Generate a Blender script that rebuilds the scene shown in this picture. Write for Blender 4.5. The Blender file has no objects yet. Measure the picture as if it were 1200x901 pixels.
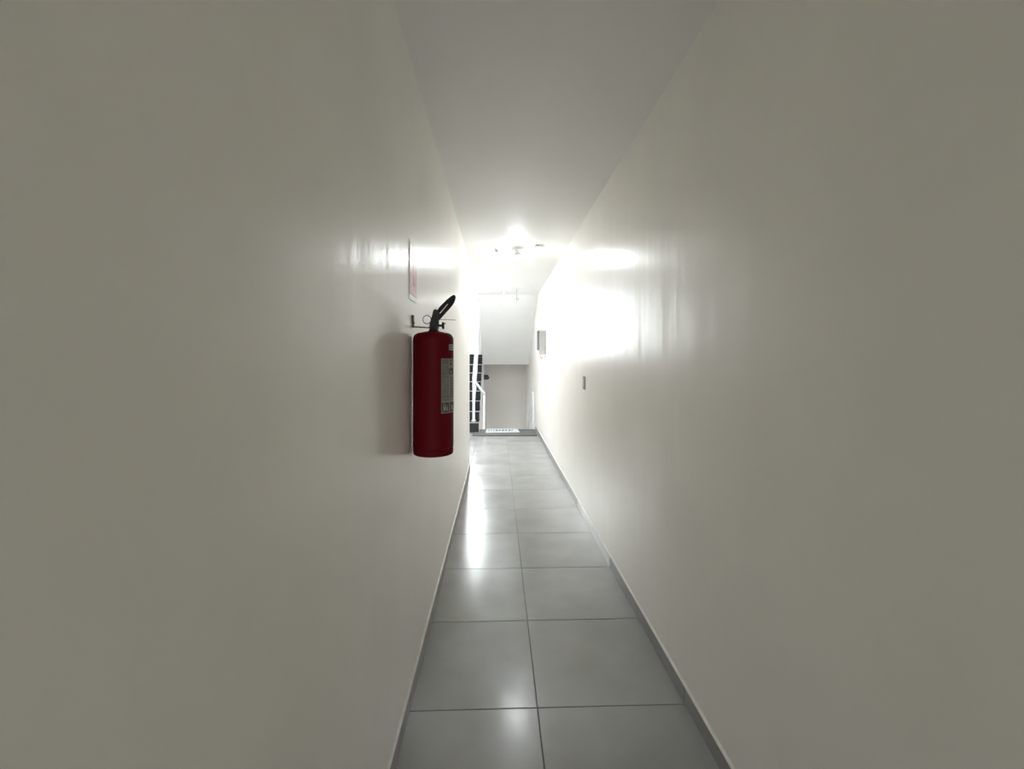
import bpy, bmesh, math, random
from mathutils import Vector, Matrix

random.seed(7)
S = bpy.context.scene
COL = S.collection
PI = math.pi

# ------------------------------------------------------------------ camera
# x = across the corridor, y = along it (away from the viewer), z = up
F_PX = 515.0
cam_d = bpy.data.cameras.new('camera')
cam_d.sensor_fit = 'HORIZONTAL'
cam_d.sensor_width = 36.0
cam_d.lens = 36.0 * F_PX / 1200.0
cam_d.shift_y = -29.5 / 1200.0
cam_d.clip_start = 0.02
cam = bpy.data.objects.new('camera', cam_d)
cam.location = (0, 0, 1.42)
cam.rotation_euler = (PI / 2, 0, -math.atan(17.0 / F_PX))
COL.objects.link(cam)
S.camera = cam

# ------------------------------------------------------------------ sky and exposure
SKY = 6.0
BULB_NEAR, BULB_FAR, PANEL_FILL = 42.0, 14.0, 10.5
W = bpy.data.worlds.new('sky')
S.world = W
W.use_nodes = True
bg = W.node_tree.nodes['Background']
# overcast white sky above the horizon, grey ground below it
_g = W.node_tree.nodes.new('ShaderNodeTexCoord')
_x = W.node_tree.nodes.new('ShaderNodeSeparateXYZ')
_r = W.node_tree.nodes.new('ShaderNodeValToRGB')
_r.color_ramp.elements[0].position, _r.color_ramp.elements[0].color = 0.47, (0.20, 0.20, 0.19, 1)
_r.color_ramp.elements[1].position, _r.color_ramp.elements[1].color = 0.52, (0.95, 0.975, 1.0, 1)
_m = W.node_tree.nodes.new('ShaderNodeMapRange')
_m.inputs[1].default_value, _m.inputs[2].default_value = -1.0, 1.0
W.node_tree.links.new(_g.outputs['Generated'], _x.inputs[0])
W.node_tree.links.new(_x.outputs['Z'], _m.inputs[0])
W.node_tree.links.new(_m.outputs[0], _r.inputs[0])
W.node_tree.links.new(_r.outputs[0], bg.inputs[0])
bg.inputs[1].default_value = SKY
S.view_settings.view_transform = 'Standard'
S.view_settings.look = 'None'
S.view_settings.gamma = 1.0
S.view_settings.use_curve_mapping = False
S.view_settings.exposure = 2.86
S.cycles.max_bounces = 16
S.cycles.diffuse_bounces = 10
S.cycles.glossy_bounces = 6
S.cycles.use_denoising = True
S.cycles.sample_clamp_indirect = 8.0

# ------------------------------------------------------------------ main sizes
XL, XR = -0.362, 0.778          # corridor wall faces
ZC = 2.677                      # corridor ceiling
Y_BACK = -7.0                   # end of the corridor behind the viewer
Y_LEND = 5.7                    # the left wall stops here, a lobby opens to the left
XS = -1.55                      # left face of the lobby and stairwell
Y_UP = 8.55                     # first riser of the flight going up
Y_DN = 8.90                     # edge of the flight going down
R, T = 0.184, 0.28              # riser, tread
Y_LAND = Y_UP + 8 * T           # 10.79
Y_FAR = 11.95
ZTOP = 5.4
ZLOW = -1.66

# ------------------------------------------------------------------ materials
def mat(name, col, rough=0.5, metal=0.0, spec=0.5, noise=None, bump=None, emit=None, var=0.0, rvar=0.0):
    m = bpy.data.materials.new(name)
    m.use_nodes = True
    nt = m.node_tree
    p = nt.nodes['Principled BSDF']
    p.inputs['Base Color'].default_value = (*col, 1)
    p.inputs['Roughness'].default_value = rough
    p.inputs['Metallic'].default_value = metal
    p.inputs['Specular IOR Level'].default_value = spec
    geo = nt.nodes.new('ShaderNodeNewGeometry')
    if noise:
        sc, lo, hi = noise
        n = nt.nodes.new('ShaderNodeTexNoise')
        n.inputs['Scale'].default_value = sc
        n.inputs['Detail'].default_value = 5
        nt.links.new(geo.outputs['Position'], n.inputs['Vector'])
        mr = nt.nodes.new('ShaderNodeMapRange')
        mr.inputs[1].default_value, mr.inputs[2].default_value = 0.3, 0.7
        mr.inputs[3].default_value, mr.inputs[4].default_value = lo, hi
        nt.links.new(n.outputs['Fac'], mr.inputs[0])
        mx = nt.nodes.new('ShaderNodeVectorMath')
        mx.operation = 'SCALE'
        mx.inputs[0].default_value = col
        src = mr.outputs[0]
        if var:
            oi = nt.nodes.new('ShaderNodeObjectInfo')
            mr2 = nt.nodes.new('ShaderNodeMapRange')
            mr2.inputs[3].default_value, mr2.inputs[4].default_value = 1 - var, 1 + var
            nt.links.new(oi.outputs['Random'], mr2.inputs[0])
            mm = nt.nodes.new('ShaderNodeMath'); mm.operation = 'MULTIPLY'
            nt.links.new(src, mm.inputs[0]); nt.links.new(mr2.outputs[0], mm.inputs[1])
            src = mm.outputs[0]
        nt.links.new(src, mx.inputs['Scale'])
        nt.links.new(mx.outputs[0], p.inputs['Base Color'])
        if rvar:
            mr3 = nt.nodes.new('ShaderNodeMapRange')
            mr3.inputs[1].default_value, mr3.inputs[2].default_value = 0.3, 0.7
            mr3.inputs[3].default_value, mr3.inputs[4].default_value = rough - rvar, rough + rvar
            nt.links.new(n.outputs['Fac'], mr3.inputs[0])
            nt.links.new(mr3.outputs[0], p.inputs['Roughness'])
    if bump:
        prev = None
        for sc, st, dist, det, *vec in bump:
            n = nt.nodes.new('ShaderNodeTexNoise')
            n.inputs['Scale'].default_value = sc
            n.inputs['Detail'].default_value = det
            if vec:
                mp = nt.nodes.new('ShaderNodeMapping')
                mp.inputs['Scale'].default_value = vec[0]
                if len(vec) > 1: mp.inputs['Rotation'].default_value = (vec[1], 0, 0)
                nt.links.new(geo.outputs['Position'], mp.inputs[0])
                nt.links.new(mp.outputs[0], n.inputs['Vector'])
            else:
                nt.links.new(geo.outputs['Position'], n.inputs['Vector'])
            b = nt.nodes.new('ShaderNodeBump')
            b.inputs['Strength'].default_value = st
            b.inputs['Distance'].default_value = dist
            nt.links.new(n.outputs['Fac'], b.inputs['Height'])
            if prev: nt.links.new(prev.outputs[0], b.inputs['Normal'])
            prev = b
        nt.links.new(prev.outputs[0], p.inputs['Normal'])
    if emit:
        p.inputs['Emission Color'].default_value = (*emit[0], 1)
        p.inputs['Emission Strength'].default_value = emit[1]
    return m

M = {}
WALLBUMP = [(1.0, 0.55, 0.005, 2.0, (2.0, 6.0, 0.8)), (1.0, 0.6, 0.004, 1.5, (2.0, 8.0, 1.2), math.radians(35)), (1.6, 0.35, 0.012, 2.0), (9.0, 0.15, 0.002, 2.0), (160.0, 0.12, 0.0006, 2.0)]
M['wall'] = mat('glossy_wall_paint', (0.892, 0.866, 0.822), 0.29, spec=0.36, noise=(2.2, 0.975, 1.025), bump=WALLBUMP)
M['ceiling'] = mat('ceiling_paint', (0.85, 0.85, 0.84), 0.55, spec=0.35, noise=(1.5, 0.98, 1.02), bump=[(120, 0.1, 0.0006, 2)])
M['wallwhite'] = mat('white_stairwell_paint', (0.87, 0.868, 0.86), 0.5, noise=(2, 0.98, 1.02))
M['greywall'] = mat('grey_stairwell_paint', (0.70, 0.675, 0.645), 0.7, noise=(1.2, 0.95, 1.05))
M['tile'] = mat('grey_porcelain_tile', (0.325, 0.326, 0.318), 0.22, spec=0.5, noise=(3.2, 0.9, 1.1), var=0.04, rvar=0.03,
                bump=[(2.6, 0.25, 0.004, 1.0)])
M['tileskirt'] = mat('grey_skirting_tile', (0.25, 0.252, 0.245), 0.3, noise=(3.2, 0.9, 1.1), var=0.06)
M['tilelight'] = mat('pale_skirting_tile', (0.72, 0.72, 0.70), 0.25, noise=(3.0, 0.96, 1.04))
M['grout'] = mat('dark_grout', (0.12, 0.12, 0.115), 0.85, noise=(20, 0.8, 1.2))
M['caulk'] = mat('pale_caulk', (0.78, 0.77, 0.73), 0.5, noise=(14, 0.92, 1.05))
M['granite'] = mat('dark_granite', (0.022, 0.022, 0.026), 0.5, spec=0.25, noise=(60, 0.6, 1.6))
M['granitetread'] = mat('polished_granite', (0.045, 0.046, 0.05), 0.10, noise=(60, 0.7, 1.4))
M['rail'] = mat('white_enamel_metal', (0.83, 0.84, 0.86), 0.3, noise=(8, 0.97, 1.03))
M['red'] = mat('red_enamel', (0.115, 0.0022, 0.0068), 0.55, spec=0.10, noise=(6, 0.93, 1.07))
M['rubber'] = mat('black_rubber_grip', (0.008, 0.0075, 0.0075), 0.5, spec=0.25, noise=(40, 0.8, 1.3), bump=[(300, 0.15, 0.0004, 2)])
M['valve'] = mat('dark_valve_metal', (0.014, 0.008, 0.009), 0.45, spec=0.3, noise=(40, 0.8, 1.3))
M['steel'] = mat('dull_steel', (0.05, 0.05, 0.05), 0.35, metal=0.5, noise=(30, 0.85, 1.15))
M['brass'] = mat('brown_brass', (0.075, 0.045, 0.014), 0.4, metal=0.4, noise=(60, 0.6, 1.4))
M['seal'] = mat('pale_grey_strip', (0.50, 0.50, 0.52), 0.5, noise=(20, 0.95, 1.05))
M['label'] = mat('beige_label_paper', (0.20, 0.187, 0.158), 0.5, noise=(70, 0.9, 1.1))
M['labelgreen'] = mat('dark_green_print', (0.022, 0.036, 0.018), 0.5, noise=(70, 0.85, 1.15))
M['labelwhite'] = mat('pale_print', (0.32, 0.31, 0.275), 0.5, noise=(70, 0.95, 1.05))
M['labeltext'] = mat('grey_small_print', (0.095, 0.087, 0.075), 0.5, noise=(90, 0.7, 1.3))
M['signred'] = mat('red_glossy_sign_film', (0.52, 0.11, 0.15), 0.30, noise=(20, 0.95, 1.05))
M['signwhite'] = mat('white_glossy_sign_sheet', (0.80, 0.79, 0.78), 0.30, noise=(20, 0.97, 1.03))
M['signmark'] = mat('dark_red_sign_print', (0.16, 0.05, 0.06), 0.3, noise=(20, 0.9, 1.1))
M['bulb'] = None
M['fixture'] = mat('white_plastic', (0.82, 0.82, 0.81), 0.4, noise=(10, 0.97, 1.03))
M['greyplastic'] = mat('grey_plastic', (0.30, 0.31, 0.31), 0.4, noise=(10, 0.93, 1.07))
M['darkplastic'] = mat('dark_plastic', (0.035, 0.035, 0.038), 0.4, noise=(10, 0.9, 1.1))
M['boxbeige'] = mat('beige_enamel', (0.42, 0.41, 0.385), 0.45, noise=(8, 0.96, 1.04))
M['darkglass'] = mat('dark_smoked_front', (0.06, 0.06, 0.065), 0.4, noise=(12, 0.9, 1.1))
M['copper'] = mat('copper_wire', (0.60, 0.30, 0.13), 0.35, metal=0.7, noise=(40, 0.85, 1.15))
M['rug'] = mat('grey_rug_pile', (0.165, 0.165, 0.16), 0.95, spec=0.1, noise=(180, 0.8, 1.2), bump=[(420, 0.6, 0.003, 2)])
M['rugedge'] = mat('dark_rubber_edging', (0.035, 0.033, 0.03), 0.8, noise=(60, 0.8, 1.3))
M['matwhite'] = mat('white_doormat_pile', (0.58, 0.61, 0.64), 0.9, spec=0.1, noise=(160, 0.93, 1.05), bump=[(400, 0.5, 0.002, 2)])
M['matgrey'] = mat('pale_grey_print', (0.33, 0.345, 0.37), 0.9, spec=0.1, noise=(160, 0.9, 1.1))
M['matdark'] = mat('black_print', (0.025, 0.027, 0.035), 0.9, spec=0.1, noise=(160, 0.8, 1.2))
M['frame'] = mat('white_aluminium_frame', (0.80, 0.80, 0.80), 0.35, noise=(8, 0.97, 1.03))

def bulb_mat(name, strength, col=(0.94, 0.98, 1.0)):
    return mat(name, (0.9, 0.9, 0.9), 0.4, emit=(col, strength), noise=(20, 0.98, 1.0))

def glass_mat():
    m = bpy.data.materials.new('window_glass')
    m.use_nodes = True
    nt = m.node_tree
    nt.nodes.clear()
    out = nt.nodes.new('ShaderNodeOutputMaterial')
    tr = nt.nodes.new('ShaderNodeBsdfTransparent')
    tr.inputs[0].default_value = (0.95, 0.97, 0.965, 1)
    gl = nt.nodes.new('ShaderNodeBsdfGlossy')
    gl.inputs['Roughness'].default_value = 0.02
    fr = nt.nodes.new('ShaderNodeFresnel')
    fr.inputs[0].default_value = 1.45
    mx = nt.nodes.new('ShaderNodeMixShader')
    nt.links.new(fr.outputs[0], mx.inputs[0])
    nt.links.new(tr.outputs[0], mx.inputs[1])
    nt.links.new(gl.outputs[0], mx.inputs[2])
    nt.links.new(mx.outputs[0], out.inputs[0])
    return m
M['glass'] = glass_mat()

# ------------------------------------------------------------------ helpers
def link(name, bm, m, parent=None, smooth=None, loc=None):
    """bmesh -> ONE mesh object"""
    bmesh.ops.recalc_face_normals(bm, faces=bm.faces[:])
    me = bpy.data.meshes.new(name)
    bm.to_mesh(me)
    bm.free()
    return link_mesh(name, me, m, parent, smooth, loc)

def link_mesh(name, me, m, parent=None, smooth=None, loc=None):
    if m and not me.materials: me.materials.append(m)
    if smooth is not None:
        for p in me.polygons: p.use_smooth = True
        me.set_sharp_from_angle(angle=math.radians(smooth))
    o = bpy.data.objects.new(name, me)
    COL.objects.link(o)
    if parent:
        o.parent = parent
        base = parent
        off = Vector((0, 0, 0))
        while base:
            off += base.location
            base = base.parent
        o.location = -off                       # meshes are written in world coordinates
    if loc is not None:
        o.location = Vector(o.location) + Vector(loc)
    return o

def thing(name, label, cat, loc=(0, 0, 0), group=None):
    o = bpy.data.objects.new(name, None)
    o.empty_display_size = 0.05
    COL.objects.link(o)
    o.location = loc
    return tag(o, label, cat, group)

def tag(o, label, cat, group=None):
    o['label'] = label
    o['category'] = cat
    if group: o['group'] = group
    return o

def struct(name, bm, m, parent=None):
    o = link(name, bm, m, parent)
    if parent is None: o['kind'] = 'structure'
    return o

def box(bm, x0, x1, y0, y1, z0, z1, bev=0.0, seg=1):
    vs = [bm.verts.new((x, y, z)) for z in (z0, z1) for y in (y0, y1) for x in (x0, x1)]
    fs = [bm.faces.new([vs[i] for i in f]) for f in
          ((0, 2, 3, 1), (4, 5, 7, 6), (0, 1, 5, 4), (2, 6, 7, 3), (0, 4, 6, 2), (1, 3, 7, 5))]
    if bev:
        es = list({e for f in fs for e in f.edges})
        bmesh.ops.bevel(bm, geom=es, offset=bev, segments=seg, affect='EDGES', profile=0.6)
    return bm

def B(*a, **k):
    return box(bmesh.new(), *a, **k)

def lathe(bm, prof, n=48, axis=None, center=(0, 0, 0)):
    """profile [(r, h)] about an axis through center; axis is a unit vector"""
    ax = Vector(axis or (0, 0, 1)).normalized()
    q = Vector((0, 0, 1)).rotation_difference(ax)
    c = Vector(center)
    rings = []
    for r, h in prof:
        if r < 1e-6:
            rings.append([bm.verts.new(c + q @ Vector((0, 0, h)))])
        else:
            rings.append([bm.verts.new(c + q @ Vector((r * math.cos(2 * PI * i / n), r * math.sin(2 * PI * i / n), h))) for i in range(n)])
    for a, b in zip(rings, rings[1:]):
        for i in range(n):
            j = (i + 1) % n
            if len(a) == 1 and len(b) == 1: continue
            if len(a) == 1: bm.faces.new((a[0], b[i], b[j]))
            elif len(b) == 1: bm.faces.new((a[i], a[j], b[0]))
            else: bm.faces.new((a[i], a[j], b[j], b[i]))
    if len(rings[0]) > 1: bm.faces.new(rings[0][::-1])
    if len(rings[-1]) > 1: bm.faces.new(rings[-1])
    return bm

def tube(bm, pts, r, n=10, closed=False):
    pts = [Vector(p) for p in pts]
    rings = []
    k = len(pts)
    up = None
    for i, p in enumerate(pts):
        a = pts[i - 1] if (i > 0 or closed) else p
        b = pts[(i + 1) % k] if (i < k - 1 or closed) else p
        t = (b - a).normalized()
        if up is None:
            up = Vector((0, 0, 1)) if abs(t.z) < 0.9 else Vector((1, 0, 0))
        u = (up - t * up.dot(t)).normalized()
        up = u
        v = t.cross(u)
        rings.append([bm.verts.new(p + r * (u * math.cos(2 * PI * j / n) + v * math.sin(2 * PI * j / n))) for j in range(n)])
    pairs = list(zip(rings, rings[1:])) + ([(rings[-1], rings[0])] if closed else [])
    for a, b in pairs:
        for j in range(n):
            jj = (j + 1) % n
            bm.faces.new((a[j], a[jj], b[jj], b[j]))
    if not closed:
        bm.faces.new(rings[0][::-1])
        bm.faces.new(rings[-1])
    return bm

def bar(bm, p, q, w, h, bev=0.004):
    """square tube from p to q"""
    p, q = Vector(p), Vector(q)
    t = (q - p).normalized()
    ref = Vector((0, 0, 1)) if abs(t.z) < 0.95 else Vector((0, 1, 0))
    s = t.cross(ref).normalized()
    u = s.cross(t).normalized()
    vs = [bm.verts.new(c + s * (a * w / 2) + u * (b * h / 2)) for c in (p, q) for a, b in ((-1, -1), (1, -1), (1, 1), (-1, 1))]
    fs = [bm.faces.new([vs[i] for i in f]) for f in ((3, 2, 1, 0), (4, 5, 6, 7), (0, 1, 5, 4), (1, 2, 6, 5), (2, 3, 7, 6), (3, 0, 4, 7))]
    if bev:
        bmesh.ops.bevel(bm, geom=list({e for f in fs for e in f.edges}), offset=bev, segments=1, affect='EDGES')
    return bm

def prism(bm, poly, axis, a0, a1, bev=0.0, seg=2):
    """extrude a 2-D polygon: axis 'x' -> poly is (y,z); axis 'y' -> poly is (x,z); 'z' -> (x,y)"""
    def P(u, v, a):
        return {'x': (a, u, v), 'y': (u, a, v), 'z': (u, v, a)}[axis]
    A = [bm.verts.new(P(u, v, a0)) for u, v in poly]
    Bv = [bm.verts.new(P(u, v, a1)) for u, v in poly]
    n = len(poly)
    f0 = bm.faces.new(A[::-1]); f1 = bm.faces.new(Bv)
    for i in range(n):
        j = (i + 1) % n
        bm.faces.new((A[i], A[j], Bv[j], Bv[i]))
    if bev:
        bmesh.ops.bevel(bm, geom=list(f0.edges) + list(f1.edges), offset=bev, segments=seg, affect='EDGES', profile=0.5)
    return bm

# ================================================================== SETTING
WT = 0.15
# side walls
struct('wall_left', B(XL - WT, XL, Y_BACK - WT, Y_LEND, -0.1, ZC + 0.02), M['wall'])
struct('wall_right', B(XR, XR + WT, Y_BACK - WT, Y_FAR + WT, ZLOW, ZTOP), M['wall'])
DX0, DX1, DZ1 = -0.28, 0.70, 2.2            # added glazed door behind the viewer, lets in rear fill light
bm = B(XL - WT, DX0, Y_BACK - WT, Y_BACK, -0.1, ZC + 0.02)
box(bm, DX1, XR + WT, Y_BACK - WT, Y_BACK, -0.1, ZC + 0.02)
box(bm, DX0, DX1, Y_BACK - WT, Y_BACK, DZ1, ZC + 0.02)
struct('wall_back', bm, M['wall'])
# lobby wall that turns left where the corridor's left wall stops
struct('wall_lobby', B(XS - WT, XL - WT + 0.002, Y_LEND - WT, Y_LEND, -0.1, ZC + 0.02), M['wallwhite'])
# ceiling (slab of the floor above)
bm = B(XL - WT, XR + 0.01, Y_BACK - WT, Y_LEND - WT, ZC, ZC + 0.267)
box(bm, XS - WT, XR + 0.01, Y_LEND - WT, Y_UP, ZC, ZC + 0.267)
struct('ceiling', bm, M['ceiling'])
struct('wall_upper', B(XS - WT, XR + 0.01, Y_UP - WT, Y_UP, ZC + 0.267, ZTOP), M['wallwhite'])
struct('ceiling_stairwell', B(XS - WT, XR + WT, Y_UP - WT, Y_FAR + WT, ZTOP, ZTOP + 0.15), M['wallwhite'])

# far wall with the stair window
WX0, WX1, WZ0, WZ1 = -1.48, -0.49, 1.56, 4.95
VX0, VX1, VZ0, VZ1 = -0.30, 0.72, -1.40, -0.53          # added low window, out of sight, fill light for the soffit
bm = bmesh.new()
box(bm, XS - WT, XR + 0.01, Y_FAR, Y_FAR + WT, VZ1, WZ0)
box(bm, XS - WT, XR + 0.01, Y_FAR, Y_FAR + WT, ZLOW, VZ0)
box(bm, XS - WT, VX0, Y_FAR, Y_FAR + WT, VZ0, VZ1)
box(bm, VX1, XR + 0.01, Y_FAR, Y_FAR + WT, VZ0, VZ1)
box(bm, XS - WT, XR + 0.01, Y_FAR, Y_FAR + WT, WZ1, ZTOP)
box(bm, XS - WT, WX0, Y_FAR, Y_FAR + WT, WZ0, WZ1)
box(bm, WX1, XR + 0.01, Y_FAR, Y_FAR + WT, WZ0, WZ1)
struct('wall_far', bm, M['wallwhite'])
# grey painted lower part of the end wall, seen under the stair soffit
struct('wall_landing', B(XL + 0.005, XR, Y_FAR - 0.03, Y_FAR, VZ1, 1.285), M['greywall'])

# left wall of lobby and stairwell
struct('wall_side', B(XS - WT, XS, Y_LEND, Y_FAR, ZLOW, ZTOP), M['wallwhite'])

def window(name, along, a0, a1, z0, z1, plane, cols, rows):
    """frame + panes; along 'x' (in the far wall) or 'y' (in the side wall)"""
    def bx(bm, u0, u1, w0, w1, v0, v1):
        return box(bm, u0, u1, w0, w1, v0, v1) if along == 'x' else box(bm, w0, w1, u0, u1, v0, v1)
    t = 0.045
    c0, c1 = plane + 0.04, plane + 0.09
    bm = bmesh.new()
    bx(bm, a0, a1, c0, c1, z0, z0 + t); bx(bm, a0, a1, c0, c1, z1 - t, z1)
    bx(bm, a0, a0 + t, c0, c1, z0 + t, z1 - t); bx(bm, a1 - t, a1, c0, c1, z0 + t, z1 - t)
    o = struct(name, bm, M['frame'])
    for i in range(1, cols):
        u = a0 + (a1 - a0) * i / cols
        link('mullion', bx(bmesh.new(), u - 0.018, u + 0.018, c0, c1, z0 + t, z1 - t), M['frame'], o)
    for j in range(1, rows):
        v = z0 + (z1 - z0) * j / rows
        link('transom', bx(bmesh.new(), a0 + t, a1 - t, c0 + 0.005, c1 - 0.005, v - 0.018, v + 0.018), M['frame'], o)
    for i in range(cols):
        for j in range(rows):
            u0 = a0 + (a1 - a0) * i / cols; u1 = a0 + (a1 - a0) * (i + 1) / cols
            v0 = z0 + (z1 - z0) * j / rows; v1 = z0 + (z1 - z0) * (j + 1) / rows
            link('pane', bx(bmesh.new(), u0 + 0.02, u1 - 0.02, plane + 0.063, plane + 0.067, v0 + 0.02, v1 - 0.02), M['glass'], o)
    return o
window('window_fill', 'x', VX0, VX1, VZ0, VZ1, Y_FAR, 2, 1)
window('window_1', 'x', WX0, WX1, WZ0, WZ1, Y_FAR, 2, 3)

bm = bmesh.new()
dy0, dy1 = Y_BACK - 0.10, Y_BACK - 0.05
box(bm, DX0, DX0 + 0.06, dy0, dy1, 0.0, DZ1); box(bm, DX1 - 0.06, DX1, dy0, dy1, 0.0, DZ1)
box(bm, DX0 + 0.06, DX1 - 0.06, dy0, dy1, 0.0, 0.12); box(bm, DX0 + 0.06, DX1 - 0.06, dy0, dy1, DZ1 - 0.06, DZ1)
o = struct('door_fill', bm, M['frame'])
link('pane', B(DX0 + 0.05, DX1 - 0.05, dy0 + 0.02, dy0 + 0.026, 0.11, DZ1 - 0.05), M['glass'], o)
link('door_handle', bar(bmesh.new(), (DX1 - 0.03, dy1 + 0.03, 0.95), (DX1 - 0.03, dy1 + 0.03, 1.15), 0.02, 0.02), M['steel'], o)

def portal(name, loc, rot, sx, sy):
    l = bpy.data.lights.new(name, 'AREA')
    l.shape = 'RECTANGLE'; l.size = sx; l.size_y = sy
    l.cycles.is_portal = True
    o = bpy.data.objects.new(name, l)
    o.location = loc; o.rotation_euler = rot
    COL.objects.link(o)
portal('window_daylight', ((WX0 + WX1) / 2, Y_FAR + 0.13, (WZ0 + WZ1) / 2), (-PI / 2, 0, 0), WX1 - WX0, WZ1 - WZ0)
portal('window_daylight', ((VX0 + VX1) / 2, Y_FAR + 0.13, (VZ0 + VZ1) / 2), (-PI / 2, 0, 0), VX1 - VX0, VZ1 - VZ0)  # portal of the added fill window
portal('door_fill_daylight', ((DX0 + DX1) / 2, Y_BACK - 0.13, DZ1 / 2), (PI / 2, 0, 0), DX1 - DX0, DZ1)

# ------------------------------------------------------------------ floor: slab (grout) + single tiles
GAP = 0.0016
bm = B(XL - WT, XR + 0.01, Y_BACK - WT, Y_LEND - WT, -0.2, -0.0025)
box(bm, XS - WT, XR + 0.01, Y_LEND - WT, Y_UP - 0.014, -0.2, -0.0025)
box(bm, XL, XR + 0.01, Y_UP - 0.014, Y_DN - 0.013, -0.2, -0.0025)
floor = struct('floor', bm, M['grout'])
XJ = 0.163                                    # lengthwise joint
TJ = [1.787 + 0.6 * k for k in range(-15, 13)]
tile_cache = {}
def tile(x0, x1, y0, y1):
    x0 += GAP; x1 -= GAP; y0 += GAP; y1 -= GAP
    w, l = round(x1 - x0, 3), round(y1 - y0, 3)
    if w < 0.02 or l < 0.02: return
    key = (w, l)
    if key not in tile_cache:
        b = bmesh.new()
        c = 0.0022
        lo = [b.verts.new(v) for v in ((-w/2, -l/2, -0.009), (w/2, -l/2, -0.009), (w/2, l/2, -0.009), (-w/2, l/2, -0.009))]
        md = [b.verts.new((v.co.x, v.co.y, -0.0011)) for v in lo]
        tp = [b.verts.new((v.co.x * (1 - 2*c/w), v.co.y * (1 - 2*c/l), 0)) for v in lo]
        for A_, B_ in ((lo, md), (md, tp)):
            for i in range(4):
                j = (i + 1) % 4
                b.faces.new((A_[i], A_[j], B_[j], B_[i]))
        b.faces.new(tp)
        me = bpy.data.meshes.new('tile'); b.to_mesh(me); b.free()
        me.materials.append(M['tile'])
        tile_cache[key] = me
    o = bpy.data.objects.new('tile', tile_cache[key])
    COL.objects.link(o)
    o.parent = floor
    o.location = ((x0 + x1) / 2, (y0 + y1) / 2, random.uniform(-0.0003, 0.0003))
    o.rotation_euler = (random.uniform(-0.0008, 0.0008), random.uniform(-0.0008, 0.0008), 0)
for a, b in zip(TJ, TJ[1:]):
    a2, b2 = max(a, Y_BACK), min(b, Y_DN)
    tile(XL, XJ, a2, b2 if b2 < Y_DN else Y_DN - 0.012)
    tile(XJ, XR, a2, b2 if b2 < Y_DN else Y_DN - 0.012)
for a, b in zip(TJ, TJ[1:]):
    a2, b2 = max(a, Y_LEND), min(b, Y_UP - 0.014)
    if b2 - a2 < 0.03: continue
    tile(XL - 0.6, XL, a2, b2)
    tile(XS, XL - 0.6, a2, b2)

# ------------------------------------------------------------------ skirting
HB, TB = 0.07, 0.009
def skirting(name, side, y_end, light=()):
    """one strip of caulk along the wall as the setting piece, tile pieces as its children"""
    face = XR if side > 0 else XL
    b = bmesh.new()
    poly = [(face, HB), (face - side * TB * 0.9, HB), (face - side * TB * 0.35, HB + 0.006), (face, HB + 0.009)]
    prism(b, poly, 'y', Y_BACK, y_end)
    o = struct(name, b, M['caulk'])
    for a, c in zip(TJ, TJ[1:]):
        a2, c2 = max(a, Y_BACK), min(c, y_end)
        if c2 - a2 < 0.03: continue
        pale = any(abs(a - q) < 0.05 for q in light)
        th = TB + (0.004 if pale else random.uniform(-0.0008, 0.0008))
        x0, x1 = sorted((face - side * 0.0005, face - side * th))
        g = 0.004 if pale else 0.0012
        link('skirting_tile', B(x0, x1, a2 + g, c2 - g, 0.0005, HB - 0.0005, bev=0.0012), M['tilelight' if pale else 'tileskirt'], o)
    return o
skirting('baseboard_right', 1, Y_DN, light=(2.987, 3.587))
skirting('baseboard_left', -1, Y_LEND - 0.01)
bm = B(XS, XL, Y_LEND, Y_LEND + TB, 0.0, HB, bev=0.0012)
struct('baseboard_lobby', bm, M['tileskirt'])
bm = B(XS, XL, Y_FAR - 0.012, Y_FAR, 8 * R, 8 * R + 0.075)
struct('baseboard_far', bm, M['granite'])

# ================================================================== STAIRS
def flight(name, label, x0, x1, y0, z0, n, direction, soffit_lo, inset=0.012, plate=M['granite']):
    """n risers from (y0,z0) rising; direction +1 climbs away from viewer, -1 climbs towards"""
    t = thing(name, label, 'stairs', ((x0 + x1) / 2, y0, z0))
    poly = [(y0, z0)]
    for k in range(n):
        y = y0 + direction * k * T
        poly.append((y, z0 + (k + 1) * R))
        if k < n - 1: poly.append((y + direction * T, z0 + (k + 1) * R))
    poly += soffit_lo
    link('stringer', prism(bmesh.new(), poly, 'x', x0 + inset, x1 - inset), M['wallwhite'], t)
    for k in range(n):
        y = y0 + direction * k * T
        z = z0 + (k + 1) * R
        ya, yb = sorted((y - direction * 0.012, y))
        link('riser', B(x0, x1, ya, yb, z - R + 0.0005, z - 0.002), plate, t)
        if k < n - 1:
            ya, yb = sorted((y - direction * 0.028, y + direction * (T - 0.013)))
            link('tread', B(x0, x1, ya, yb, z - 0.001, z + 0.021, bev=0.003), M['granitetread'], t)
            yc_ = y - direction * 0.0285
            link('nosing_strip', B(x0 + 0.004, x1 - 0.002, min(yc_, yc_ - direction * 0.003), max(yc_, yc_ - direction * 0.003), z + 0.001, z + 0.019), M['seal'], t)
    return t
up = flight('staircase', 'dark granite flight climbing to the window landing left of the grey rug', XS + 0.005, XL, Y_UP, 0.0, 8, 1,
            [(Y_LAND - T, -0.2), (Y_UP, -0.2)])
# upper half landing, its underside continues the soffit
bm = B(XS, XL, Y_LAND - T + 0.005, Y_FAR, 1.29, 8 * R - 0.0)
box(bm, XL, XR, Y_LAND + 0.035, Y_FAR, 1.29, 8 * R)
struct('floor_landing', bm, M['wallwhite'])
bm = B(XS, XL, Y_LAND - T - 0.02, Y_FAR - 0.012, 8 * R, 8 * R + 0.018, bev=0.003)
box(bm, XL, XR, Y_LAND + 0.035, Y_FAR - 0.012, 8 * R, 8 * R + 0.018)
struct('floor_landing_slab', bm, M['granite'])
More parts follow.
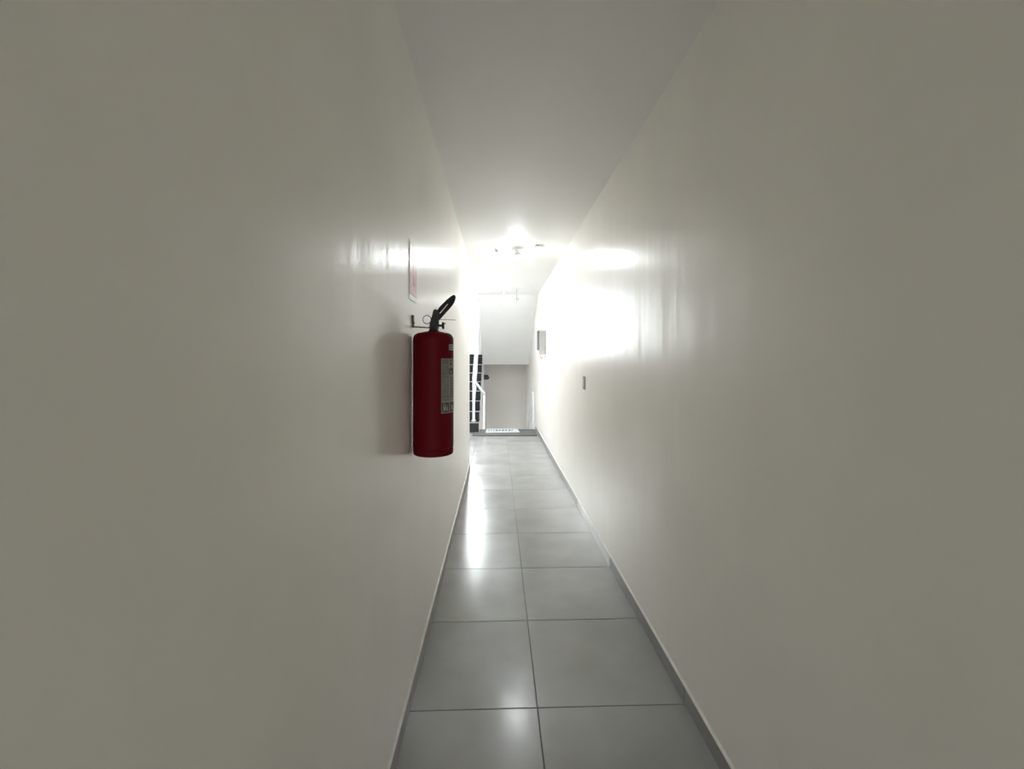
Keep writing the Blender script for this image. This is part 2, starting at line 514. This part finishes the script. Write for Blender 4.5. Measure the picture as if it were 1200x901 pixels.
# flight from that landing back to the floor above: its sloping white soffit is what the photo shows
ret = flight('staircase', 'white sloping underside of the upper flight hanging above the grey stairwell wall', XL + 0.003, XR - 0.003,
             Y_LAND, 8 * R + 0.02, 8, -1, [(Y_UP - 0.0, ZC + 0.25), (Y_UP, ZC), (Y_LAND + 0.03, 1.29), (Y_LAND + 0.03, 8 * R)], inset=-0.002)
# flight going down
dn = flight('staircase', 'granite flight going down behind the rug to the grey wall', XL + 0.003, XR - 0.003,
            Y_DN + 7 * T, -8 * R - 0.004, 8, -1, [(Y_DN, -0.2), (Y_DN + 7 * T, -8 * R - 0.1)])
struct('floor_lower', B(XS, XR, Y_DN + 7 * T + 0.0, Y_FAR, -8 * R - 0.16, -8 * R - 0.01), M['granite'])
# spandrel wall under the flight going up
bm = B(XL - 0.12, XL - 0.006, Y_DN + 0.02, Y_FAR - 0.03, ZLOW + 0.2, -0.205)
box(bm, XL - 0.12, XL - 0.006, Y_LAND - T + 0.004, Y_FAR - 0.03, -0.205, 1.285)
struct('wall_spandrel', bm, M['wallwhite'])

# ------------------------------------------------------------------ railings
SLOPE = R / T
t = thing('stair_railing', 'white square-tube railing of the granite flight beside the rug', 'railing', (-0.47, 8.72, R + 0.021))
px, py = -0.47, 8.735
link('base_plate', B(px - 0.045, px + 0.045, py - 0.045, py + 0.045, R + 0.021, R + 0.033, bev=0.003), M['rail'], t)
link('post', bar(bmesh.new(), (px, py, R + 0.03), (px, py, 1.03), 0.05, 0.05), M['rail'], t)
link('handrail', bar(bmesh.new(), (px, py - 0.03, 1.01), (px, py + 8 * T - 0.25, 1.01 + SLOPE * (8 * T - 0.22)), 0.055, 0.05), M['rail'], t)
link('lower_rail', bar(bmesh.new(), (px, py + 0.02, 0.42), (px, py + 8 * T - 0.25, 0.42 + SLOPE * (8 * T - 0.27)), 0.03, 0.03), M['rail'], t)
for k in (1, 3, 5, 7):
    y = py + k * T
    if k < 7:
        link('baluster', bar(bmesh.new(), (px, y, (k + 1) * R + 0.022), (px, y, 1.0 + SLOPE * (k * T)), 0.022, 0.022, 0), M['rail'], t)
link('brace', bar(bmesh.new(), (px + 0.01, py + 0.01, 0.985), (-0.268, 8.92, 0.73), 0.045, 0.045), M['rail'], t)
link('descending_rail', bar(bmesh.new(), (-0.268, 8.90, 0.745), (-0.268, 8.90 + 1.75, 0.745 - SLOPE * 1.75), 0.04, 0.045), M['rail'], t)
link('post', bar(bmesh.new(), (-0.268, 8.87, 0.0), (-0.268, 8.87, 0.70), 0.04, 0.04), M['rail'], t)

t = thing('wall_handrail', 'white tubular handrail with rounded end on the right wall of the descending stairs', 'railing', (0.725, 8.86, 0.0))
hx, hy = 0.722, 8.86
pts = [(hx, hy, 0.002), (hx, hy, 0.40), (hx, hy, 0.68)]
cy, cz, rr = hy + 0.05, 0.70, 0.05
end = math.radians(90) - math.atan(SLOPE)
for i in range(7):
    a = PI - (PI - end) * i / 6
    pts.append((hx - 0.012 * i / 6, cy + rr * math.cos(a), cz + rr * math.sin(a)))
y1, z1 = pts[-1][1], pts[-1][2]
pts.append((hx - 0.022, y1 + 1.9, z1 - SLOPE * 1.9))
link('handrail', tube(bmesh.new(), pts, 0.019, 10), M['rail'], t, smooth=60)
for q in (0.35, 1.55):
    y, z = y1 + q, z1 - SLOPE * q
    link('wall_bracket', tube(bmesh.new(), [(hx - 0.015, y, z - 0.015), (hx - 0.01, y, z - 0.06), (XR - 0.001, y, z - 0.07)], 0.008, 8), M['rail'], t, smooth=60)
link('cross_rail', tube(bmesh.new(), [(hx, hy, 0.55), (hx - 0.02, hy + 1.2, 0.55 - SLOPE * 1.2)], 0.012, 8), M['rail'], t, smooth=60)

# ================================================================== RUG AND DOORMAT
t = thing('rug', 'flat grey runner rug with dark edging across the stair head', 'rug', (0.14, 8.5, 0.0))
RX0, RX1, RY0, RY1 = -0.465, 0.735, 8.13, 8.835
def wavy(x0, x1, y0, y1, z0, z1, nx, amp, seed):
    b = bmesh.new()
    rnd = random.Random(seed)
    lo, hi = [], []
    for i in range(nx + 1):
        x = x0 + (x1 - x0) * i / nx
        d = rnd.uniform(-amp, amp)
        lo.append((x, y0 + d)); hi.append((x, y1 + rnd.uniform(-amp, amp)))
    # the left end is notched around the first granite step
    hi = [(x, y) for x, y in hi if x > XL + 0.03]
    return prism(b, lo + hi[::-1] + [(XL + 0.02, y1), (XL + 0.02, Y_UP - 0.055), (x0, Y_UP - 0.055)], 'z', z0, z1, bev=0.003, seg=1)
link('pile', wavy(RX0 + 0.012, RX1 - 0.012, RY0 + 0.022, RY1 - 0.01, 0.004, 0.016, 14, 0.004, 3), M['rug'], t)
link('edging', wavy(RX0, RX1, RY0, RY1, 0.001, 0.0125, 14, 0.006, 5), M['rugedge'], t)

ang = math.radians(-1.0)
t = thing('doormat', 'small white doormat with a row of black characters lying on the grey rug', 'doormat', (0.085, 8.60, 0.0165))
rot = Matrix.Rotation(ang, 4, 'Z')
def onmat(b, m, name, parent):
    bmesh.ops.transform(b, matrix=Matrix.Translation((0.085, 8.60, 0.0165)) @ rot, verts=b.verts[:])
    return link(name, b, m, parent)
base = onmat(prism(bmesh.new(), [(-0.31, -0.21), (0.345, -0.20), (0.30, 0.21), (-0.30, 0.205)], 'z', 0.0, 0.016, bev=0.004), M['matwhite'], 'base', t)
for k in range(6):                                    # characters too small to read in the photo: upright blocks of print
    x = -0.10 + 0.062 * k
    b = bmesh.new()
    y0, y1 = -0.075, 0.075
    box(b, x - 0.021, x - 0.004, y0, y1, 0.0155, 0.0172)
    if k % 2 == 0: box(b, x + 0.008, x + 0.021, y0, y1, 0.0155, 0.0172)
    for yy in ((y1 - 0.04, y0) if k != 5 else (y1 - 0.04,)):
        box(b, x - 0.004, x + (0.008 if k % 2 == 0 else 0.021), yy, yy + 0.04, 0.0155, 0.0172)
    onmat(b, M['matdark'], 'printed_character', t)
b = bmesh.new()
for k in range(3):
    box(b, -0.27 + 0.05 * k, -0.245 + 0.05 * k, -0.12 + 0.04 * (k % 2), 0.13, 0.0155, 0.0170)
onmat(b, M['matgrey'], 'faint_print', t)

# ================================================================== FIRE EXTINGUISHER
EY = 1.88                                            # distance along the corridor
K = EY / F_PX
def PX(x): return (x - 583.0) * K
def PZ(y): return 1.42 - (y - 421.0) * K
CX, ER = PX(508.3), 0.0850
Zb, Zs, Zt = 1.019, 1.512, 1.541
ext = thing('fire_extinguisher', 'red fire extinguisher with black handle hung on the left wall', 'fire extinguisher', (CX, EY, Zb))
prof = [(0.0, Zb + 0.006), (ER - 0.014, Zb + 0.004), (ER - 0.007, Zb), (ER - 0.002, Zb + 0.003), (ER - 0.001, Zb + 0.010), (ER - 0.001, Zb + 0.026),
        (ER - 0.0035, Zb + 0.0285), (ER - 0.0035, Zb + 0.0305), (ER, Zb + 0.033), (ER, Zs - 0.01)]
for i in range(9):
    a = i / 8 * PI / 2
    prof.append((0.0555 + (ER - 0.0555) * math.cos(a) ** 0.9, Zs - 0.01 + 0.030 * math.sin(a)))
prof += [(0.040, Zt - 0.005), (0.024, Zt - 0.002), (0.0160, Zt + 0.004), (0.0160, Zt + 0.010), (0.0, Zt + 0.010)]
body = link('cylinder', lathe(bmesh.new(), prof, 72, center=(CX, EY, 0)), M['red'], ext, smooth=50)
# neck ring and valve
vx = PX(508.6)
prof = [(0.0, 1.545), (0.019, 1.545), (0.019, 1.553), (0.0165, 1.556), (0.0165, 1.572), (0.0, 1.572)]
link('neck_nut', lathe(bmesh.new(), prof, 20, center=(vx, EY, 0)), M['valve'], ext, smooth=40)
vpoly = [(504.0, 388.0), (504.4, 381.5), (505.6, 376.5), (507.4, 370.5), (508.6, 364.6), (509.6, 363.1), (512.3, 362.9), (513.6, 364.5),
         (517.0, 369.0), (515.0, 374.5), (513.2, 377.5), (513.0, 382.0), (513.8, 388.0)]
link('valve', prism(bmesh.new(), [(PX(x), PZ(y)) for x, y in vpoly], 'y', EY - 0.017, EY + 0.017, bev=0.004), M['valve'], ext, smooth=30)
up_poly = [(511.5, 367.5), (512.6, 364.3), (515.0, 360.6), (518.5, 356.8), (523.0, 352.2), (527.5, 348.2), (530.4, 346.0), (532.4, 345.5),
           (533.8, 346.6), (534.2, 348.6), (531.5, 351.0), (527.5, 353.2), (524.3, 356.3), (520.5, 360.9), (516.5, 365.7), (514.6, 368.0)]
lo_poly = [(513.5, 371.0), (516.6, 367.1), (520.8, 362.0), (524.7, 357.2), (527.5, 353.2), (531.5, 350.0), (534.2, 348.0), (533.8, 351.0),
           (532.2, 354.6), (529.4, 358.8), (525.0, 364.0), (520.0, 369.6), (516.6, 373.6), (514.4, 376.0), (512.4, 375.6)]
for nm, poly in (('upper_lever', up_poly), ('carry_handle', lo_poly)):
    b = prism(bmesh.new(), [(PX(x), PZ(y)) for x, y in poly], 'y', EY - 0.011, EY + 0.011, bev=0.005, seg=3)
    bmesh.ops.rotate(b, verts=b.verts[:], cent=(vx, EY, 0), matrix=Matrix.Rotation(math.radians(7.5), 3, 'Z'))   # turned a little off the wall
    link(nm, b, M['rubber'], ext, smooth=40)
# pin ring
pts = [(PX(501.0) + 0.0172 * math.cos(a), EY - 0.004, PZ(374.9) + 0.0172 * math.sin(a)) for a in [2 * PI * i / 28 for i in range(28)]]
link('pin_ring', tube(bmesh.new(), pts, 0.0017, 6, closed=True), M['steel'], ext, smooth=60)
link('safety_pin', tube(bmesh.new(), [(PX(505.0), EY - 0.004, PZ(373.0)), (PX(508.0), EY - 0.004, PZ(374.2))], 0.0022, 8), M['steel'], ext, smooth=60)
link('seal_tie', tube(bmesh.new(), [(PX(513), EY, PZ(374.6)), (PX(524), EY, PZ(374.6)), (PX(534), EY, PZ(375.1))], 0.0016, 6), M['seal'], ext, smooth=60)
# hose outlet with its flange
prof = [(0.0, 0.0), (0.0048, 0.0), (0.0048, 0.021), (0.0075, 0.021), (0.0145, 0.0225), (0.0150, 0.024), (0.0150, 0.029), (0.0135, 0.0305), (0.0, 0.0305)]
link('hose_outlet', lathe(bmesh.new(), prof, 20, axis=(1, 0, 0), center=(PX(512.5), EY, PZ(381.7))), M['valve'], ext, smooth=35)
link('outlet_tip', tube(bmesh.new(), [(PX(520.5), EY, PZ(379.5)), (PX(522.6), EY, PZ(379.1))], 0.002, 6), M['valve'], ext)

# curved labels: angle 0 faces the viewer, positive turns towards the corridor
cv = Vector((-CX, -EY, 0)).normalized()
pv = Vector((-cv.y, cv.x, 0))
if pv.x < 0: pv = -pv
def patch(b, a0, a1, z0, z1, r0, r1, n=None):
    n = n or max(1, int((a1 - a0) / 8))
    rows = []
    for i in range(n + 1):
        a = math.radians(a0 + (a1 - a0) * i / n)
        d = cv * math.cos(a) + pv * math.sin(a)
        rows.append([b.verts.new((CX + d.x * r, EY + d.y * r, z)) for r, z in ((r0, z0), (r1, z0), (r1, z1), (r0, z1))])
    for A_, C_ in zip(rows, rows[1:]):
        for i in range(4):
            j = (i + 1) % 4
            b.faces.new((A_[i], A_[j], C_[j], C_[i]))
    b.faces.new(rows[0][::-1]); b.faces.new(rows[-1])
    return b
r0, r1, r2, r3 = ER - 0.0008, ER + 0.0004, ER + 0.0007, ER + 0.0010
lab = link('label', patch(bmesh.new(), 21.5, 152, PZ(482.0), PZ(420.0), r0, r1), M['label'], ext)
lab['label'] = 'beige instruction label with dark green pictograms'
# second column divider and rules
b = patch(bmesh.new(), 49.5, 51.0, PZ(481.5), PZ(420.5), r0, r2, 1)
patch(b, 22.5, 151, PZ(469.0), PZ(468.3), r0, r2); patch(b, 22.5, 151, PZ(464.4), PZ(463.9), r0, r2)
link('label_rules', b, M['labelwhite'], lab)
b = bmesh.new()
for y in (421.6, 423.4, 425.2):
    patch(b, 25, 46, PZ(y + 0.9), PZ(y), r0, r2)
for y in (429.5, 432.0, 434.5, 437.0, 440.5):
    patch(b, 25, 44 + 3 * math.sin(y), PZ(y + 0.5), PZ(y), r0, r2)
patch(b, 23, 150, PZ(464.0), PZ(463.0), r0, r2)
for y in range(442, 462, 3):
    patch(b, 56, 66, PZ(y + 1.4), PZ(y), r0, r2)
    patch(b, 74, 140, PZ(y + 1.0), PZ(y), r0, r2)
link('small_print', b, M['labeltext'], lab)
b = patch(bmesh.new(), 53.5, 64, PZ(427.5), PZ(421.5), r0, r2, 1)
link('pictogram', b, M['labelgreen'], lab)
b = patch(bmesh.new(), 46.5, 75, PZ(438.0), PZ(431.2), r0, r2)
link('pictogram', b, M['labelgreen'], lab)
for a0, a1 in ((24.5, 47.5), (54.0, 82.0), (88.0, 116.0), (122, 148)):
    pg = link('pictogram', patch(bmesh.new(), a0, a1, PZ(480.4), PZ(470.4), r0, r2), M['labelgreen'], lab)
# pale symbols printed on the pictograms
b = bmesh.new()
patch(b, 28, 31, PZ(478.5), PZ(472.0), r0, r3, 1); patch(b, 31, 34, PZ(479.2), PZ(474.5), r0, r3, 1); patch(b, 34, 37, PZ(478.6), PZ(471.6), r0, r3, 1)
patch(b, 39.5, 44, PZ(479.2), PZ(475.2), r0, r3, 1); patch(b, 40.8, 42.8, PZ(475.2), PZ(472.6), r0, r3, 1)
patch(b, 60, 66, PZ(479.0), PZ(473.0), r0, r3, 1); patch(b, 70, 74, PZ(479.0), PZ(475.0), r0, r3, 1)
patch(b, 56, 60, PZ(425.6), PZ(422.6), r0, r3, 1); patch(b, 55, 61, PZ(436.4), PZ(434.2), r0, r3, 1); patch(b, 94, 110, PZ(478.6), PZ(472.6), r0, r3, 2)
link('pale_symbols', b, M['labelwhite'], lab)['kind'] = 'stuff'
st = link('sticker', patch(bmesh.new(), 48.5, 112, PZ(410.6), PZ(403.8), r0, r1), M['labelwhite'], ext)
st['label'] = 'small pale sticker near the shoulder'
b = bmesh.new()
patch(b, 53, 105, PZ(406.2), PZ(405.2), r0, r2); patch(b, 53, 95, PZ(409.0), PZ(408.0), r0, r2)
link('small_print', b, M['labeltext'], st)

# wall bracket that carries it
t = thing('wall_bracket', 'thin brass-brown bracket on the wall holding the red extinguisher', 'bracket', (XL, EY + 0.02, 1.556))
wy = EY
link('wall_plate', B(XL + 0.0005, XL + 0.007, wy - 0.009, wy + 0.009, PZ(384.0), PZ(369.5), bev=0.002), M['brass'], t)
link('screw', lathe(bmesh.new(), [(0, 0), (0.005, 0), (0.0045, 0.003), (0, 0.0042)], 12, axis=(0, -1, 0), center=(XL + 0.004, wy - 0.0088, PZ(371.2))), M['steel'], t)
link('screw', lathe(bmesh.new(), [(0, 0), (0.0045, 0), (0.004, 0.003), (0, 0.004)], 12, axis=(1, 0, 0), center=(XL + 0.0065, wy, PZ(369.8 + 9))), M['brass'], t)
pts = [(XL + 0.005, wy, PZ(381.5)), (XL + 0.009, wy, PZ(383.1)), (PX(495), wy, PZ(383.6)), (PX(502.0), wy, PZ(384.2)), (PX(503.6), wy, PZ(383.0))]
link('hook_arm', tube(bmesh.new(), pts, 0.0026, 8), M['brass'], t, smooth=60)
link('support_tongue', B(PX(502.5), PX(506.0), wy - 0.006, wy + 0.006, PZ(385.0), PZ(383.4)), M['brass'], t)

# ================================================================== SIGN above the extinguisher
t = thing('wall_sign', 'square red safety sign on the left wall above the extinguisher', 'sign', (XL, 1.89, 1.67))
y0, y1 = 1.808, 1.965
link('sheet', B(XL + 0.0003, XL + 0.0022, y0, y1 + 0.012, 1.668, 1.915, bev=0.0006), M['signwhite'], t)
link('red_field', B(XL + 0.0004, XL + 0.0028, y0 + 0.006, y1, 1.692, 1.882), M['signred'], t)
b = bmesh.new()
yc = (y0 + y1) / 2
def mk(u0, u1, v0, v1): box(b, XL + 0.002, XL + 0.0032, yc + u0, yc + u1, v0, v1)
mk(-0.012, 0.022, 1.822, 1.838); mk(-0.004, 0.014, 1.806, 1.824); mk(0.002, 0.026, 1.800, 1.806)     # upper mark
link('printed_mark', b, M['signmark'], t)
b = bmesh.new()
mk(-0.008, 0.018, 1.742, 1.778); mk(0.000, 0.024, 1.734, 1.744)                                     # lower mark
link('printed_mark', b, M['signmark'], t)
b = B(XL + 0.002, XL + 0.0033, y0 + 0.005, y0 + 0.0085, 1.692, 1.905)
box(b, XL + 0.002, XL + 0.0033, y0 + 0.005, y1, 1.690, 1.6925)
link('border_line', b, M['signmark'], t)

# ================================================================== CEILING LIGHTS
def sphere_prof(r, z, n=14, lo=-1.0, hi=1.0):
    out = []
    for i in range(n + 1):
        a = -PI / 2 + PI * i / n
        out.append((max(0.0, r * math.cos(a)), z + r * math.sin(a)))
    return out
def ceiling_bulb(x, y, r, label, strength, drop=0.10):
    t = thing('ceiling_bulb', label, 'light bulb', (x, y, ZC), 'bare bulbs along the corridor ceiling')
    link('ceiling_plate', lathe(bmesh.new(), [(0, ZC - 0.012), (0.045, ZC - 0.012), (0.052, ZC - 0.006), (0.052, ZC - 0.0005), (0, ZC - 0.0005)], 28, center=(x, y, 0)), M['fixture'], t, smooth=40)
    zb = ZC - drop
    link('socket', lathe(bmesh.new(), [(0, zb + r * 1.15), (0.017, zb + r * 1.15), (0.021, ZC - 0.022), (0.026, ZC - 0.012), (0, ZC - 0.012)], 20, center=(x, y, 0)), M['fixture'], t, smooth=40)
    # opaque housing of the LED bulb, then its lit dome below
    link('bulb_housing', lathe(bmesh.new(), [(0, zb + r * 1.25), (0.019, zb + r * 1.25), (0.022, zb + r * 0.95), (r * 0.80, zb + r * 0.42), (r * 0.985, zb + r * 0.12), (r * 1.01, zb - r * 0.05), (r * 0.985, zb - r * 0.23), (0, zb - r * 0.2)], 28, center=(x, y, 0)), M['fixture'], t, smooth=50)
    dome = [(max(0.0, r * math.cos(a)), zb + r * math.sin(a)) for a in [-PI / 2 + (PI / 2 - 0.22) * i / 12 for i in range(13)]]
    link('globe', lathe(bmesh.new(), dome, 28, center=(x, y, 0)), bulb_mat('lit_globe', strength), t, smooth=80)
    return t
ceiling_bulb(0.222, 4.97, 0.052, 'lit round bulb on the corridor ceiling nearer the extinguisher', BULB_NEAR, 0.088)
ceiling_bulb(0.118, 8.10, 0.052, 'lit round bulb hanging farther away just before the stair soffit', BULB_FAR, 0.137)

t = thing('ceiling_fill_light', 'added square fill light on the lobby ceiling, unseen behind the left wall', 'fill light', (-0.98, 7.0, ZC))  # added panel, never in view, brightens the far corridor and right wall
link('frame', B(-1.25, -0.71, 6.73, 7.27, ZC - 0.035, ZC - 0.0005, bev=0.004), M['fixture'], t)
link('diffuser', B(-1.23, -0.73, 6.75, 7.25, ZC - 0.039, ZC - 0.034), bulb_mat('fill_diffuser', PANEL_FILL), t)

# small ceiling devices next to the nearer bulb
dy = 4.98
sx = (582.3 - 583) / F_PX * dy
t = thing('motion_sensor', 'small grey ceiling sensor left of the nearer bulb', 'sensor', (sx, dy, ZC))
link('base', lathe(bmesh.new(), [(0, ZC - 0.018), (0.026, ZC - 0.016), (0.030, ZC - 0.0005), (0, ZC - 0.0005)], 20, center=(sx, dy, 0)), M['fixture'], t, smooth=40)
link('lens', lathe(bmesh.new(), [(0, ZC - 0.044), (0.012, ZC - 0.041), (0.019, ZC - 0.032), (0.021, ZC - 0.017), (0, ZC - 0.017)], 20, center=(sx, dy, 0)), M['greyplastic'], t, smooth=60)
ex = (631.5 - 583) / F_PX * 4.85
t = thing('junction_box', 'pale flat ceiling box with dark slot right of the nearer bulb', 'box', (ex, 4.85, ZC))
link('cover', B(ex - 0.045, ex + 0.055, 4.80, 4.90, ZC - 0.022, ZC - 0.0005, bev=0.004), M['fixture'], t)
link('dark_slot', B(ex - 0.040, ex - 0.005, 4.796, 4.801, ZC - 0.012, ZC - 0.004), M['greyplastic'], t)

# thin pendant near the second bulb
px_, py_ = (605.3 - 583) / F_PX * 7.75, 7.75
t = thing('pendant_holder', 'thin rod pendant with crossbar hanging right of the farther bulb', 'pendant', (px_, py_, ZC))
link('ceiling_bar', B(px_ - 0.065, px_ + 0.10, py_ - 0.015, py_ + 0.015, ZC - 0.014, ZC - 0.0005, bev=0.003), M['fixture'], t)
link('rod', tube(bmesh.new(), [(px_, py_, ZC - 0.012), (px_, py_, ZC - 0.185)], 0.006, 8), M['seal'], t, smooth=60)
link('crossbar', B(px_ - 0.048, px_ + 0.048, py_ - 0.012, py_ + 0.012, ZC - 0.196, ZC - 0.184, bev=0.003), M['seal'], t)
link('cone_tip', lathe(bmesh.new(), [(0, ZC - 0.262), (0.012, ZC - 0.255), (0.034, ZC - 0.212), (0.036, ZC - 0.195), (0, ZC - 0.195)], 18, center=(px_, py_, 0)), M['fixture'], t, smooth=50)

# ================================================================== RIGHT WALL FITTINGS
by0, by1, bx0 = 7.03, 7.25, 0.664
t = thing('wall_box', 'beige wall-mounted box with a dark front high on the right wall', 'box', (XR, 7.14, 1.5))
link('body', B(bx0, XR - 0.0005, by0, by1, 1.502, 1.884, bev=0.005), M['boxbeige'], t)
link('dark_front', B(bx0 - 0.014, bx0 + 0.004, by0 + 0.002, by1 - 0.004, 1.572, 1.882, bev=0.002), M['darkglass'], t)
link('lower_lip', B(bx0 - 0.010, bx0 + 0.004, by0 + 0.004, by1 - 0.006, 1.504, 1.558, bev=0.002), M['fixture'], t)
link('hinge_seam', B(XR - 0.016, XR - 0.011, by0 - 0.0015, by0 + 0.004, 1.55, 1.73), M['greyplastic'], t)
pts = [(0.690, by0 + 0.03, 1.506)] + [(0.709 - 0.020 * math.cos(a), by0 + 0.03, 1.472 - 0.034 * math.sin(a)) for a in [PI * i / 10 for i in range(11)]] + [(0.728, by0 + 0.03, 1.506)]
lp = link('wire_loop', tube(bmesh.new(), pts, 0.006, 8), M['copper'], t, smooth=60)
lp['label'] = 'copper-coloured wire loop'
b = tube(bmesh.new(), [(XR - 0.009, by0 + 0.12, 1.503), (XR - 0.009, by0 + 0.12, 0.86)], 0.009, 10)
tag(link('cable_conduit', b, M['fixture'], smooth=60), 'thin white conduit running down the wall under the beige box', 'conduit')

t = thing('light_switch', 'small grey switch plate on the right wall at hand height', 'switch', (XR, 3.9, 1.21))
link('plate', B(XR - 0.010, XR - 0.0005, 3.862, 3.945, 1.152, 1.268, bev=0.002), M['greyplastic'], t)
link('rocker', B(XR - 0.0135, XR - 0.008, 3.882, 3.925, 1.178, 1.242, bev=0.0015), M['seal'], t)

# black box on the grey stairwell wall
wy = Y_FAR - 0.03
t = thing('wall_device', 'small black box mounted on the grey stairwell wall', 'box', (-0.305, wy, 0.94))
link('housing', B(-0.372 + 0.005, -0.245, wy - 0.05, wy - 0.0005, 0.872, 1.00, bev=0.008), M['darkplastic'], t)
link('side_knob', B(-0.246, -0.222, wy - 0.04, wy - 0.008, 0.895, 0.955, bev=0.004), M['darkplastic'], t)
